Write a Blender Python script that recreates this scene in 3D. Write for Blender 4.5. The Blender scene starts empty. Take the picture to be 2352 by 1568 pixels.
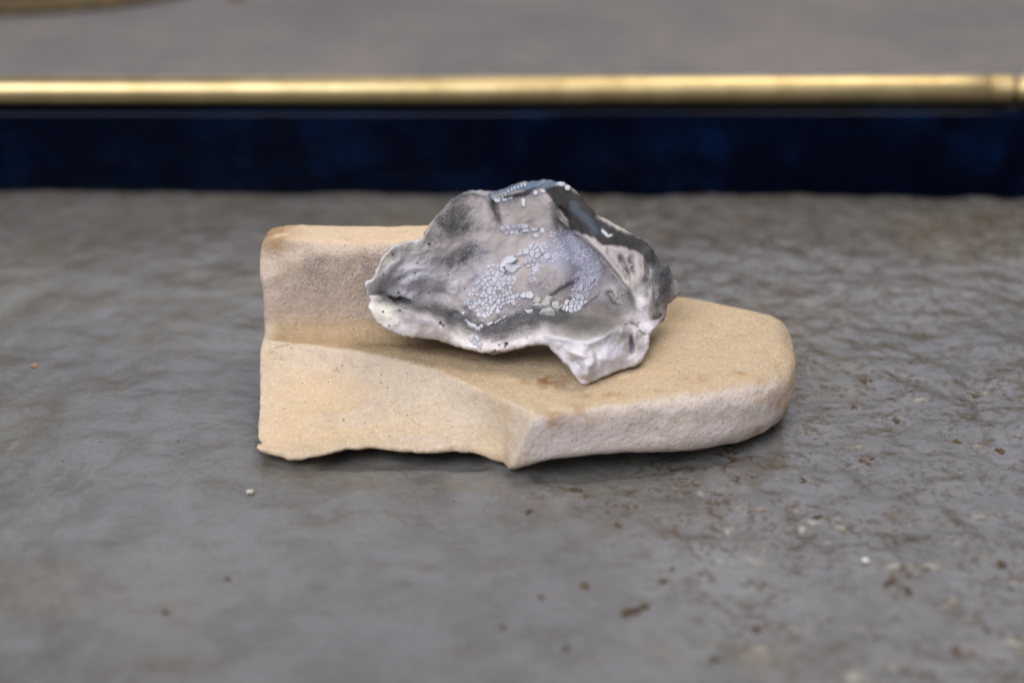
import bpy, math, random
import numpy as np
from mathutils import Vector, geometry

# ------------------------------------------------------------------ camera, light, exposure
scene = bpy.context.scene
COL = scene.collection
PITCH = math.radians(25.0)
CAM_H = 210.0                       # millimetres above the floor
CAM_D = 400.0                       # millimetres in front of the scene's origin
W_, H_ = 2352.0, 1568.0             # the layout grid the shapes were measured on
FPX = W_ * 50.0 / 36.0

cam_data = bpy.data.cameras.new('camera')
cam = bpy.data.objects.new('camera', cam_data)
COL.objects.link(cam)
cam_data.lens = 50.0
cam_data.sensor_width = 36.0
cam.location = (0.0, -CAM_D / 1000, CAM_H / 1000)
cam.rotation_euler = (math.pi / 2 - PITCH, 0, 0)
cam_data.clip_start = 0.01
cam_data.clip_end = 50.0
cam_data.dof.use_dof = True
cam_data.dof.focus_distance = 0.438
cam_data.dof.aperture_fstop = 4.8
scene.camera = cam

world = bpy.data.worlds.new('World')
scene.world = world
world.use_nodes = True
bgn = world.node_tree.nodes['Background']
bgn.inputs['Color'].default_value = (0.80, 0.86, 1.0, 1)
bgn.inputs['Strength'].default_value = 0.30


def area(name, loc, target, size, size_y, power, color):
    l = bpy.data.lights.new(name, 'AREA')
    l.shape = 'RECTANGLE'
    l.size, l.size_y = size, size_y
    l.energy = power
    l.color = color
    o = bpy.data.objects.new(name, l)
    COL.objects.link(o)
    o.location = loc
    o.rotation_euler = (Vector(target) - Vector(loc)).to_track_quat('-Z', 'Y').to_euler()
    return o


area('ceiling_light', (0.36, 0.24, 1.22), (0, 0.10, 0), 0.75, 0.6, 9.5, (1.0, 0.90, 0.78))
area('window_light', (-0.52, -0.88, 1.06), (0, 0, 0.02), 1.1, 0.8, 21.0, (0.92, 0.93, 1.0))
area('far_window_light', (0.15, 1.75, 1.32), (0.1, 0, 0), 2.1, 0.75, 6.5, (0.68, 0.74, 1.0))

vs = scene.view_settings
vs.view_transform = 'Standard'
vs.look = 'None'
vs.exposure = 0.0
vs.gamma = 1.0
vs.use_curve_mapping = False
scene.render.resolution_x, scene.render.resolution_y = 1024, 682
scene.render.engine = 'CYCLES'
scene.cycles.use_denoising = True

random.seed(7)
RNG = np.random.default_rng(11)
SIN, COS = math.sin(PITCH), math.cos(PITCH)


# ------------------------------------------------------------------ numeric helpers (millimetres)
def at_y(px, py, Y):
    """points of the place at distance Y whose sight line was measured at px, py"""
    px, py, Y = np.asarray(px, float), np.asarray(py, float), np.asarray(Y, float)
    d = Y + CAM_D
    a = PITCH + np.arctan((py - H_ / 2) / FPX)
    z = CAM_H - d * np.tan(a)
    dep = d * COS + (CAM_H - z) * SIN
    return np.stack([(px - W_ / 2) / FPX * dep, Y + 0 * px, z], -1)


def on_level(px, py, z):
    a = PITCH + math.atan((py - H_ / 2) / FPX)
    d = (CAM_H - z) / math.tan(a)
    dep = d * COS + (CAM_H - z) * SIN
    return ((px - W_ / 2) / FPX * dep, d - CAM_D, z)


def smooth(a, b, x):
    t = np.clip((x - a) / (b - a), 0, 1)
    return t * t * (3 - 2 * t)


def _hash(ix, iy, iz, seed):
    h = (ix.astype(np.int64) * 374761393 + iy.astype(np.int64) * 668265263 + iz.astype(np.int64) * 2147483647 + seed * 974711) & 0xffffffff
    h = ((h ^ (h >> 13)) * 1274126177) & 0xffffffff
    h = ((h ^ (h >> 16)) * 2246822519) & 0xffffffff
    h = h ^ (h >> 15)
    return (h & 0xffffff) / float(0x7fffff) - 1.0


def noise(P, size, seed=0):
    """smooth value noise in -1..1, features about `size` across"""
    Q = np.asarray(P, float) / size + seed * 13.37
    I = np.floor(Q).astype(np.int64)
    F = Q - I
    F = F * F * F * (F * (F * 6 - 15) + 10)
    r = 0
    for dx in (0, 1):
        wx = F[..., 0] if dx else 1 - F[..., 0]
        for dy in (0, 1):
            wy = F[..., 1] if dy else 1 - F[..., 1]
            for dz in (0, 1):
                wz = F[..., 2] if dz else 1 - F[..., 2]
                r = r + wx * wy * wz * _hash(I[..., 0] + dx, I[..., 1] + dy, I[..., 2] + dz, seed)
    return r


def fbm(P, size, seed=0, oct=3, gain=0.5):
    r, a = 0, 1.0
    for k in range(oct):
        r = r + a * noise(P, size / 2 ** k, seed + k * 17)
        a *= gain
    return r


def P2(x, y):
    return np.stack([x, y, 0 * x + 0.5], -1)


def seg_dist(px, py, line):
    """distance to a polyline and the run 0..1 along it"""
    L = np.asarray(line, float)
    best = np.full(np.shape(px), 1e9)
    run = np.zeros(np.shape(px))
    seglen = np.hypot(*(L[1:] - L[:-1]).T)
    tot, acc = seglen.sum(), 0
    for k in range(len(L) - 1):
        a, b = L[k], L[k + 1]
        d = b - a
        t = np.clip(((px - a[0]) * d[0] + (py - a[1]) * d[1]) / max(d @ d, 1e-9), 0, 1)
        dd = np.hypot(px - a[0] - t * d[0], py - a[1] - t * d[1])
        m = dd < best
        best = np.where(m, dd, best)
        run = np.where(m, (acc + t * seglen[k]) / tot, run)
        acc += seglen[k]
    return best, run


def in_poly(px, py, poly):
    Q = np.asarray(poly, float)
    r = np.zeros(np.shape(px), bool)
    for (x0, y0), (x1, y1) in zip(Q, np.roll(Q, -1, 0)):
        c = ((y0 > py) != (y1 > py)) & (px < (x1 - x0) * (py - y0) / (y1 - y0 + 1e-12) + x0)
        r ^= c
    return r


def spline(pts, step, closed=True):
    """Catmull-Rom through the points, resampled evenly"""
    P = np.asarray(pts, float)
    n = len(P)
    out = []
    for i in range(n if closed else n - 1):
        if closed:
            p0, p1, p2, p3 = P[i - 1], P[i], P[(i + 1) % n], P[(i + 2) % n]
        else:
            p0, p1, p2, p3 = P[max(i - 1, 0)], P[i], P[i + 1], P[min(i + 2, n - 1)]
        k = max(2, int(np.hypot(*(p2 - p1)) / 0.5))
        t = np.linspace(0, 1, k, endpoint=False)[:, None]
        out.append(0.5 * ((2 * p1) + (p2 - p0) * t + (2 * p0 - 5 * p1 + 4 * p2 - p3) * t ** 2 + (3 * p1 - p0 - 3 * p2 + p3) * t ** 3))
    C = np.concatenate(out)
    if closed:
        C = np.concatenate([C, C[:1]])
    s = np.concatenate([[0], np.cumsum(np.hypot(*(C[1:] - C[:-1]).T))])
    m = int(s[-1] / step)
    q = np.linspace(0, s[-1], m, endpoint=False)
    return np.stack([np.interp(q, s, C[:, 0]), np.interp(q, s, C[:, 1])], -1)


# ------------------------------------------------------------------ mesh helpers
def mesh_obj(name, verts, faces, mat, parent=None, smooth_shade=True):
    me = bpy.data.meshes.new(name)
    verts = np.asarray(verts, np.float64)
    me.from_pydata((verts / 1000.0).tolist() if len(verts) < 60000 else verts / 1000.0, [], faces)
    if smooth_shade:
        me.polygons.foreach_set('use_smooth', np.ones(len(me.polygons), bool))
    me.materials.append(mat)
    me.update()
    o = bpy.data.objects.new(name, me)
    COL.objects.link(o)
    if parent is not None:
        o.parent = parent
    return o


def put_color(me, name, rgb):
    a = me.color_attributes.new(name, 'FLOAT_COLOR', 'POINT')
    c = np.ones((len(rgb), 4), np.float32)
    c[:, :3] = rgb
    a.data.foreach_set('color', c.ravel())


def put_float(me, name, v):
    a = me.attributes.new(name, 'FLOAT', 'POINT')
    a.data.foreach_set('value', np.asarray(v, np.float32))


def tag(o, label=None, cat=None, group=None, kind=None):
    if label:
        o['label'] = label
    if cat:
        o['category'] = cat
    if group:
        o['group'] = group
    if kind:
        o['kind'] = kind
    return o


def empty(name, loc):
    o = bpy.data.objects.new(name, None)
    o.empty_display_size = 0.02
    o.location = [v / 1000 for v in loc]
    COL.objects.link(o)
    return o


def lathe_x(profile, n=48):
    """profile of (x, radius) turned about the x axis"""
    V, F = [], []
    for x, r in profile:
        for k in range(n):
            a = 2 * math.pi * k / n
            V.append((x, r * math.cos(a), r * math.sin(a)))
    for i in range(len(profile) - 1):
        for k in range(n):
            a, b = i * n + k, i * n + (k + 1) % n
            F.append((a, b, b + n, a + n))
    F.append(tuple(range(n))[::-1])
    F.append(tuple(range((len(profile) - 1) * n, len(profile) * n)))
    return V, F


def lathe_z(profile, n=64):
    V, F = lathe_x([(z, r) for r, z in profile], n)
    return [(y, z, x) for x, y, z in V], F


# ------------------------------------------------------------------ material helpers
class Mat:
    def __init__(self, name):
        self.m = bpy.data.materials.new(name)
        self.m.use_nodes = True
        self.t = self.m.node_tree
        self.b = self.t.nodes['Principled BSDF']
        self.co = self.t.nodes.new('ShaderNodeTexCoord').outputs['Object']

    def n(self, kind, **kw):
        x = self.t.nodes.new(kind)
        for k, v in kw.items():
            setattr(x, k, v)
        return x

    def link(self, a, b):
        self.t.links.new(a, b)

    def set(self, **kw):
        for k, v in kw.items():
            i = self.b.inputs[k.replace('_', ' ')]
            if hasattr(v, 'is_linked') or isinstance(v, bpy.types.NodeSocket):
                self.link(v, i)
            else:
                i.default_value = v

    def noise(self, per_mm, detail=2.0, rough=0.5, stretch=None, dist=0.0):
        """feature size in millimetres"""
        x = self.n('ShaderNodeTexNoise')
        x.inputs['Scale'].default_value = 1000.0 / per_mm
        x.inputs['Detail'].default_value = detail
        x.inputs['Roughness'].default_value = rough
        x.inputs['Distortion'].default_value = dist
        co = self.co
        if stretch:
            mp = self.n('ShaderNodeMapping')
            mp.inputs['Scale'].default_value = stretch
            self.link(co, mp.inputs['Vector'])
            co = mp.outputs['Vector']
        self.link(co, x.inputs['Vector'])
        return x.outputs['Fac']

    def voronoi(self, per_mm, feature='F1', out='Distance', rnd=1.0):
        x = self.n('ShaderNodeTexVoronoi', feature=feature)
        x.inputs['Scale'].default_value = 1000.0 / per_mm
        x.inputs['Randomness'].default_value = rnd
        self.link(self.co, x.inputs['Vector'])
        return x.outputs[out]

    def ramp(self, fac, lo, hi, a=0.0, b=1.0):
        x = self.n('ShaderNodeMapRange', clamp=True, interpolation_type='SMOOTHSTEP')
        for k, v in (('From Min', lo), ('From Max', hi), ('To Min', a), ('To Max', b)):
            if isinstance(v, bpy.types.NodeSocket):
                self.link(v, x.inputs[k])
            else:
                x.inputs[k].default_value = v
        self.link(fac, x.inputs['Value'])
        return x.outputs['Result']

    def math(self, op, a, b=0.0):
        x = self.n('ShaderNodeMath', operation=op)
        for k, v in enumerate((a, b)):
            if isinstance(v, bpy.types.NodeSocket):
                self.link(v, x.inputs[k])
            else:
                x.inputs[k].default_value = v
        return x.outputs[0]

    def mix(self, fac, a, b, blend='MIX'):
        x = self.n('ShaderNodeMix', data_type='RGBA', blend_type=blend)
        for sock, v in ((x.inputs[0], fac), (x.inputs[6], a), (x.inputs[7], b)):
            if isinstance(v, bpy.types.NodeSocket):
                self.link(v, sock)
            elif isinstance(v, (int, float)):
                sock.default_value = v
            else:
                sock.default_value = (*v, 1)
        return x.outputs[2]

    def attr(self, name, out='Fac'):
        x = self.n('ShaderNodeAttribute', attribute_name=name)
        return x.outputs[out]

    def bump(self, h, dist_mm, strength=1.0, prev=None):
        x = self.n('ShaderNodeBump')
        x.inputs['Strength'].default_value = strength
        x.inputs['Distance'].default_value = dist_mm / 1000
        self.link(h, x.inputs['Height'])
        if prev is not None:
            self.link(prev, x.inputs['Normal'])
        return x.outputs['Normal']


# ================================================================== the floor
def floor_material():
    M = Mat('sealed_cement')
    rough = M.attr('rough')
    tint = M.attr('tint', 'Color')
    big = M.noise(20, 4, 0.6, dist=0.4)
    mid = M.noise(6.5, 4, 0.6, stretch=(0.85, 1.0, 1.0), dist=0.5)
    smear = M.noise(13, 5, 0.62, stretch=(0.85, 1.0, 1.0), dist=1.0)
    c = M.mix(M.ramp(big, 0.36, 0.64), (0.146, 0.138, 0.130), (0.112, 0.103, 0.092))
    c = M.mix(M.ramp(mid, 0.46, 0.66, 0, 0.55), c, (0.166, 0.163, 0.166))
    c = M.mix(M.math('MULTIPLY', M.ramp(smear, 0.46, 0.72), M.ramp(rough, 0.1, 0.8, 0.12, 0.55)), c, (0.20, 0.198, 0.196))
    c = M.mix(1.0, c, tint, 'MULTIPLY')
    fine = M.noise(1.3, 3, 0.6)
    c = M.mix(M.ramp(fine, 0.3, 0.75, 0.0, 0.30), c, (0.075, 0.068, 0.058))
    # brown grime caught in the pits, thicker on the rough side
    grime_a = M.noise(9, 2, 0.5)
    grime_b = M.noise(2.2, 3, 0.65)
    g = M.math('MULTIPLY', M.ramp(grime_a, 0.43, 0.53), M.ramp(grime_b, 0.51, 0.57))
    g = M.math('MULTIPLY', g, M.ramp(rough, 0.15, 0.75, 0.04, 0.85))
    c = M.mix(g, c, (0.070, 0.045, 0.022))
    # dark specks
    sp = M.voronoi(3.4)
    spr = M.voronoi(3.4, out='Color')
    sel = M.n('ShaderNodeSeparateColor')
    M.link(spr, sel.inputs[0])
    keep = M.ramp(sel.outputs[0], M.ramp(rough, 0, 1, 0.90, 0.74), 0.99)
    dot = M.math('MULTIPLY', M.ramp(sp, 0.16, 0.06), keep)
    c = M.mix(M.math('MULTIPLY', dot, 0.9), c, (0.03, 0.024, 0.02))
    # pale mineral scratches on the rough side
    pale = M.noise(3.2, 2, 0.5, stretch=(0.7, 1.1, 1.0), dist=1.0)
    pf = M.math('MULTIPLY', M.ramp(pale, 0.66, 0.74), M.ramp(rough, 0.2, 0.9, 0.0, 0.16))
    c = M.mix(pf, c, (0.36, 0.355, 0.34))
    M.set(Base_Color=c)
    M.set(Roughness=M.ramp(mid, 0.3, 0.7, 0.21, 0.33))
    M.b.inputs['Specular IOR Level'].default_value = 0.5
    nb = M.bump(M.noise(5.5, 4, 0.5), 0.75, 0.55)
    nb = M.bump(M.noise(1.6, 3, 0.5), 0.10, 0.5, nb)
    M.set(Normal=nb)
    return M.m


def floor_height(X, Y):
    R = floor_rough(X, Y)
    P = P2(X, Y)
    h = 0.70 * noise(P, 34, 3) + 0.60 * noise(P, 18, 4) + 0.40 * noise(P, 10, 6) + 0.13 * noise(P, 5.5, 5)
    l = fbm(P, 10, 21, 3, 0.55)
    r = 1 - np.abs(noise(P, 7.5, 31))
    h = h + R * (0.75 * l + 0.5 * r ** 2 - 0.5)
    c = noise(P, 5.0, 41)
    h = h - R * 0.6 * smooth(0.45, 0.90, c)
    # hollow added under the brick's front to deepen its contact shadow
    fy = np.interp(X, [-60, -6, -3, 6, 30, 55, 72, 84], [-36.5, -36.5, -43, -43, -39, -35, -29, -18])
    along = np.maximum(smooth(-60, -52, X) * smooth(-5, -10, X), smooth(4, 10, X) * smooth(74, 64, X))
    h = h - 2.4 * along * smooth(-3.0, 1.5, Y - fy + 0.9 * noise(P, 6, 45)) * smooth(40, 20, Y)
    return h - 0.55


def floor_rough(X, Y):
    w = X + 14 * noise(P2(X, Y), 60, 8) + 0.12 * Y
    near = np.exp(-((X - 32) / 34) ** 2 - ((Y + 52) / 16) ** 2)
    return np.maximum(smooth(-12, 75, w), 0.9 * near) * (0.55 + 0.45 * smooth(-0.5, 0.5, noise(P2(X, Y), 32, 9)))


def build_floor():
    xs = np.concatenate([[-1500, -1000, -700, -500, -400, -330, -290, -265], np.arange(-250, 250.1, 0.95), [265, 290, 330, 400, 500, 700, 1000, 1500]])
    ys = np.concatenate([[-1500, -1000, -700, -500, -400, -300, -230, -180], np.arange(-150, 222.1, 0.95)])
    X, Y = np.meshgrid(xs, ys)
    Z = floor_height(X, Y)
    V = np.stack([X.ravel(), Y.ravel(), Z.ravel()], -1)
    ny, nx = X.shape
    i = np.arange(nx - 1)[None, :] + nx * np.arange(ny - 1)[:, None]
    F = np.stack([i, i + 1, i + 1 + nx, i + nx], -1).reshape(-1, 4)
    o = mesh_obj('floor', V, F, floor_material())
    put_float(o.data, 'rough', floor_rough(X, Y).ravel())
    R = floor_rough(X, Y).ravel()
    t = np.ones((len(V), 3))
    t *= (1 + 0.10 * noise(P2(X, Y), 45, 51).ravel())[:, None]
    w = smooth(0.1, 0.7, noise(P2(X * 0.8, Y), 30, 52)).ravel()
    t[:, 2] *= 1 - 0.14 * w
    t[:, 1] *= 1 - 0.03 * w
    t *= (1 + 0.06 * R)[:, None]
    put_color(o.data, 'tint', t)
    tag(o, 'glossy sealed grey cement floor, lumpy and stained at right', kind='structure')
    return o


build_floor()


# ================================================================== the step behind
def step_materials():
    M = Mat('navy_stone')
    a = M.noise(22, 3, 0.6, dist=0.4)
    b = M.noise(60, 2, 0.5)
    f = M.math('MULTIPLY', M.ramp(a, 0.42, 0.70), M.ramp(b, 0.35, 0.65))
    c = M.mix(f, (0.0006, 0.0022, 0.0085), (0.0006, 0.0085, 0.034))
    M.set(Base_Color=c, Roughness=0.10)
    M.b.inputs['Specular IOR Level'].default_value = 0.07
    navy = M.m
    M = Mat('grey_terrace')
    c = M.mix(M.ramp(M.noise(90, 3, 0.6), 0.3, 0.7), (0.150, 0.138, 0.132), (0.192, 0.172, 0.158))
    c = M.mix(M.ramp(M.noise(8, 3, 0.6), 0.4, 0.8, 0, 0.4), c, (0.09, 0.086, 0.084))
    M.b.inputs['Specular IOR Level'].default_value = 0.2
    M.set(Base_Color=c, Roughness=0.75, Normal=M.bump(M.noise(5, 3, 0.5), 0.5, 0.5))
    grey = M.m
    M = Mat('brass')
    c = M.mix(M.ramp(M.noise(14, 3, 0.6), 0.35, 0.75), (0.55, 0.43, 0.22), (0.42, 0.32, 0.15))
    M.set(Base_Color=c, Metallic=1.0, Roughness=M.ramp(M.noise(30, 2, 0.5, stretch=(0.1, 1, 1)), 0.3, 0.7, 0.36, 0.48))
    M.set(Normal=M.bump(M.noise(26, 3, 0.5, stretch=(0.6, 1, 1)), 0.9, 0.5))
    return navy, grey, M.m


NAVY, GREY, BRASS = step_materials()


def build_step():
    # front slab, running slightly askew, with an eased upper edge
    xs = np.linspace(-900, 900, 151)
    prof = [(2.0, -6), (0.0, 4), (0.0, 35.2), (0.2, 36.2), (0.6, 36.9), (1.3, 37.3), (14.0, 37.4), (21.0, 37.4), (21.0, -6)]
    V, F = [], []
    n = len(prof)
    for x in xs:
        y0 = 206.8 - 0.016 * x + 0.3 * math.sin(x * 0.03)
        lift = 0.004 * x
        for (dy, z) in prof:
            V.append((x, y0 + dy, z + (lift if z > 0 else 0)))
    for i in range(len(xs) - 1):
        for k in range(n):
            a, b = i * n + k, i * n + (k + 1) % n
            F.append((a, a + n, b + n, b))
    F.append(tuple(range(n)))
    F.append(tuple(range((len(xs) - 1) * n, len(xs) * n))[::-1])
    o = mesh_obj('step_riser', V, F, NAVY, smooth_shade=False)
    tag(o, 'polished navy stone slab facing the step behind', kind='structure')
    # upper surface
    xs = np.linspace(-900, 900, 120)
    ys = np.concatenate([np.linspace(228.4, 520, 80), np.linspace(540, 1800, 30)])
    X, Y = np.meshgrid(xs, ys)
    Y = Y - 0.016 * X
    Z = 42.5 + 0.5 * noise(P2(X, Y), 40, 61) + 0.004 * X
    V = np.stack([X.ravel(), Y.ravel(), Z.ravel()], -1)
    nx = len(xs)
    ny = len(ys)
    i = np.arange(nx - 1)[None, :] + nx * np.arange(ny - 1)[:, None]
    F = [tuple(q) for q in np.stack([i, i + 1, i + 1 + nx, i + nx], -1).reshape(-1, 4)]
    base = len(V)
    low = V[:nx].copy()
    low[:, 2] = -4
    V = np.concatenate([V, low])
    for k in range(nx - 1):
        F.append((k, base + k, base + k + 1, k + 1))
    o = mesh_obj('upper_floor', V, F, GREY)
    tag(o, 'plain grey upper surface beyond the brass rod', kind='structure')


build_step()


def build_rod():
    root = empty('brass_rod', (0, 217, 37.4))
    tag(root, 'polished brass rod lying along the top of the navy slab', 'rod')
    r = 6.7
    end = 209.0
    shaft = [(-880, 5.6), (-879, r)] + [(x, r) for x in np.linspace(-878, end - 1, 60)] + [(end, r - 0.4)]
    V, F = lathe_x(shaft, 64)
    a = mesh_obj('rod_shaft', V, F, BRASS, root)
    prof = [(end, r - 0.7), (end + 0.8, r + 0.2)]
    for k in range(5):
        x = end + 1.0 + k * 1.9
        prof += [(x, r + 0.1), (x + 0.5, r + 0.25), (x + 1.0, r + 0.1), (x + 1.4, r - 0.5)]
    V, F = lathe_x(prof, 48)
    b = mesh_obj('ribbed_collar', V, F, BRASS, root)
    x0 = end + 10.6
    prof = [(x0, r - 1.2)] + [(x0 + 1 + 7.0 * (1 - math.cos(t)), (r + 0.3) * math.sin(t) ** 0.5) for t in np.linspace(0.9, math.pi / 2, 6)]
    xm = prof[-1][0]
    prof += [(xm + 4.5 * math.sin(t), max(0.4, (r + 0.3) * math.cos(t))) for t in np.linspace(0.1, 1.5, 10)]
    V, F = lathe_x(prof, 48)
    c = mesh_obj('rounded_end', V, F, BRASS, root)
    for o in (a, b, c):
        o.location = (0, 0, (r + 0.5) / 1000)
    root.rotation_euler = (0, -0.006, -0.016)


build_rod()


# ================================================================== the brick fragment
def sd_poly(x, y, poly):
    Q = np.asarray(poly, float)
    d = np.full(np.shape(x), 1e9)
    for a, b in zip(Q, np.roll(Q, -1, 0)):
        e = b - a
        t = np.clip(((x - a[0]) * e[0] + (y - a[1]) * e[1]) / (e @ e), 0, 1)
        d = np.minimum(d, np.hypot(x - a[0] - t * e[0], y - a[1] - t * e[1]))
    return np.where(in_poly(x, y, Q), -d, d)


def smin(a, b, k):
    h = np.clip(0.5 + 0.5 * (b - a) / k, 0, 1)
    return b * (1 - h) + a * h - k * h * (1 - h)


def smax(a, b, k):
    return -smin(-a, -b, k)


def rounded_prism(d2, z, z0, z1, r):
    wz = np.abs(z - (z0 + z1) / 2) - (z1 - z0) / 2 + r
    wd = d2 + r
    return np.hypot(np.maximum(wd, 0), np.maximum(wz, 0)) + np.minimum(np.maximum(wd, wz), 0) - r


def brick_field(X, Y, Z):
    X2, Y2 = X[:, :, :1], Y[:, :, :1]
    Q = P2(X2, Y2)
    # gentle warp so that no edge is ruled straight
    x2 = X2 + 0.7 * noise(Q, 38, 71)
    y2 = Y2 + 0.7 * noise(Q, 38, 72)
    plan = spline([(-90, 41), (-90, 10), (-90, -34), (-88, -64), (-40, -52), (-2, -43.4), (30, -38.2), (55, -34.4), (70, -29.5), (82, -20),
                   (88.5, -4), (90, 9), (89.6, 21), (83.5, 27.5), (74, 33), (58, 41), (35, 44), (0, 43), (-40, 42)], 4.0)
    d2 = sd_poly(x2, y2, plan)
    r = 3.6 + 3.4 * smooth(10, 80, X2)
    top = 20.2 + 0.6 * noise(Q, 30, 73) + 3.0 * smooth(4, 62, X2) - 1.9 * np.exp(-((Y2 - 12 + 0.12 * (X2 + 50)) / 6.0) ** 2) * smooth(0, -25, X2)
    base = 3.8 + 0.5 * noise(Q, 19, 74) + 0.5 * noise(Q, 6, 88) - 1.1 * smooth(25, 55, X2) - 2.2 * np.exp(-((X2 + 1) / 9) ** 2) - 1.3 * np.exp(-((X2 + 64) / 14) ** 2) - 1.0 * smooth(20, -10, -Y2 - 20)
    slab = rounded_prism(d2, (Z - base) / (top - base) * 18.6 + 1.6, 1.6, 20.2, r)
    # upstanding wall at the back left
    yw = y2 + (Z - 30) * 0.05
    wd = np.abs(yw - 29.2) - 10.2
    ztop = 49.0 + 0.6 * noise(Q, 25, 75)
    wall = rounded_prism(wd, Z / ztop * 49.0, -9, 49.0, 4.6)
    d = np.minimum(slab, wall)
    m = np.abs(d) < 14
    d = smin(slab, wall, 4.0)
    near = np.abs(d) < 5.0
    P = np.stack([X[near], Y[near], Z[near]], -1)
    n11, n4, n3, n5, n24 = noise(P, 11, 76), noise(P, 4, 77), noise(P, 3.0, 80), noise(P, 5, 81), noise(P, 2.4, 82)

    def full(v):
        a = np.zeros(d.shape)
        a[near] = v
        return a
    # broken right end of the wall
    we = (X2 + 20 + (Z - 34) * 0.22 + full(2.0 * n11 + 0.8 * n4)) / 1.03
    wall = smax(wall, we, 1.5)
    d = smin(slab, wall, 4.0)
    # the left end: nearly flat, slightly hollow, with a well rounded upper corner
    xl = np.interp(Y2, [-40, -31, -20, -8, 3, 14, 40], [-75.2, -75.9, -76.7, -77.9, -79.3, -80.2, -81.4]) + 0.6 * np.exp(-((Z - 31) / 9) ** 2) + 0.4 * noise(Q, 16, 83)
    left = xl - X2
    d = smax(d, left, 3.0)
    corner = np.hypot(np.maximum(-X2 - 74.0, 0), np.maximum(Z - 41.6, 0)) - 7.6
    d = np.where((X2 < -74.0) & (Z > 41.6), smax(d, corner, 2.0), d)
    # conchoidal break across the front left
    yt = np.interp(X2, [-85, -77, -51, -23, -10, 8, 16, 30], [14, 11.0, 2.3, -13, -24.5, -41, -52, -70]) + 0.8 * noise(Q, 7, 84)
    yb = np.interp(X2, [-85, -77, -66, -56, -48, -40, -28, -16, -6, -2.5, -0.5, 12], [-31, -33, -37.5, -36, -33.5, -33.5, -36, -34.2, -36, -37.5, -44, -70])
    yb = yb + 1.4 * noise(Q, 8, 86) + 0.7 * noise(Q, 3.5, 87)
    t = (Y2 - yb) / np.maximum(yt - yb, 1.0)
    bulge = 0.33 + 0.3 * smooth(-40, 0, X2)
    hf = np.where(t < 1, base + 1.7 + (18.8 - base) * (bulge * t + (1 - bulge) * np.clip(t, 0, 1) ** 3), 20.6 + (t - 1) * 26 + np.maximum(0, Y2 - yt) * 1.5)
    # shallow bedding steps near the foot of the break
    PB = P2(X2 * 0.45, Y2 * 1.3)
    st = noise(PB, 13, 79)
    hf = hf + 1.1 * noise(PB, 9, 78) * smooth(1.02, 0.9, t) * smooth(-0.05, 0.2, t) + 0.5 * np.sign(st) * np.minimum(np.abs(st) * 6, 1) * smooth(0.8, 0.5, t) * smooth(0.0, 0.2, t) + full(0.42 * n3) * smooth(0.02, 0.2, t)
    slope = 18.2 / np.maximum(yt - yb, 8)
    g = (Z - hf) / np.sqrt(1 + slope ** 2)
    d = smax(d, g, 0.3)
    d = smax(d, (yb - Y2) * 0.9, 0.8)
    return d + full(0.20 * n5 + 0.15 * n24)


def surface_nets(f, lo, h):
    nx, ny, nz = f.shape
    s = f < 0
    cell = np.zeros((nx - 1, ny - 1, nz - 1), np.int8)
    for a in (0, 1):
        for b in (0, 1):
            for c in (0, 1):
                cell += s[a:nx - 1 + a, b:ny - 1 + b, c:nz - 1 + c]
    act = (cell > 0) & (cell < 8)
    idx = np.full(act.shape, -1, np.int64)
    I = np.argwhere(act)
    idx[act] = np.arange(len(I))
    acc = np.zeros((len(I), 3))
    cnt = np.zeros(len(I))
    corners = [(a, b, c) for a in (0, 1) for b in (0, 1) for c in (0, 1)]
    for p in corners:
        for ax in range(3):
            if p[ax] == 1:
                continue
            q = list(p)
            q[ax] = 1
            fp = f[I[:, 0] + p[0], I[:, 1] + p[1], I[:, 2] + p[2]]
            fq = f[I[:, 0] + q[0], I[:, 1] + q[1], I[:, 2] + q[2]]
            m = (fp < 0) != (fq < 0)
            t = np.where(m, fp / np.where(m, fp - fq, 1), 0)
            pt = np.tile(np.array(p, float), (len(I), 1))
            pt[:, ax] += t
            acc += pt * m[:, None]
            cnt += m
    V = (I + acc / cnt[:, None]) * h + np.asarray(lo)
    F = []
    for ax in range(3):
        u, v = (ax + 1) % 3, (ax + 2) % 3
        sl0 = [slice(None)] * 3
        sl1 = [slice(None)] * 3
        sl0[ax] = slice(0, -1)
        sl1[ax] = slice(1, None)
        d0, d1 = s[tuple(sl0)], s[tuple(sl1)]
        for flip in (0, 1):
            E = np.argwhere((d0 & ~d1) if not flip else (~d0 & d1))
            E = E[(E[:, u] > 0) & (E[:, v] > 0) & (E[:, u] < f.shape[u] - 1) & (E[:, v] < f.shape[v] - 1)]
            quad = []
            for du, dv in ((1, 1), (0, 1), (0, 0), (1, 0)):
                c = E.copy()
                c[:, u] -= du
                c[:, v] -= dv
                quad.append(idx[c[:, 0], c[:, 1], c[:, 2]])
            q = np.stack(quad, -1)
            F.append(q if flip else q[:, ::-1])
    F = np.concatenate(F)[:, ::-1]
    return V, F


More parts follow.
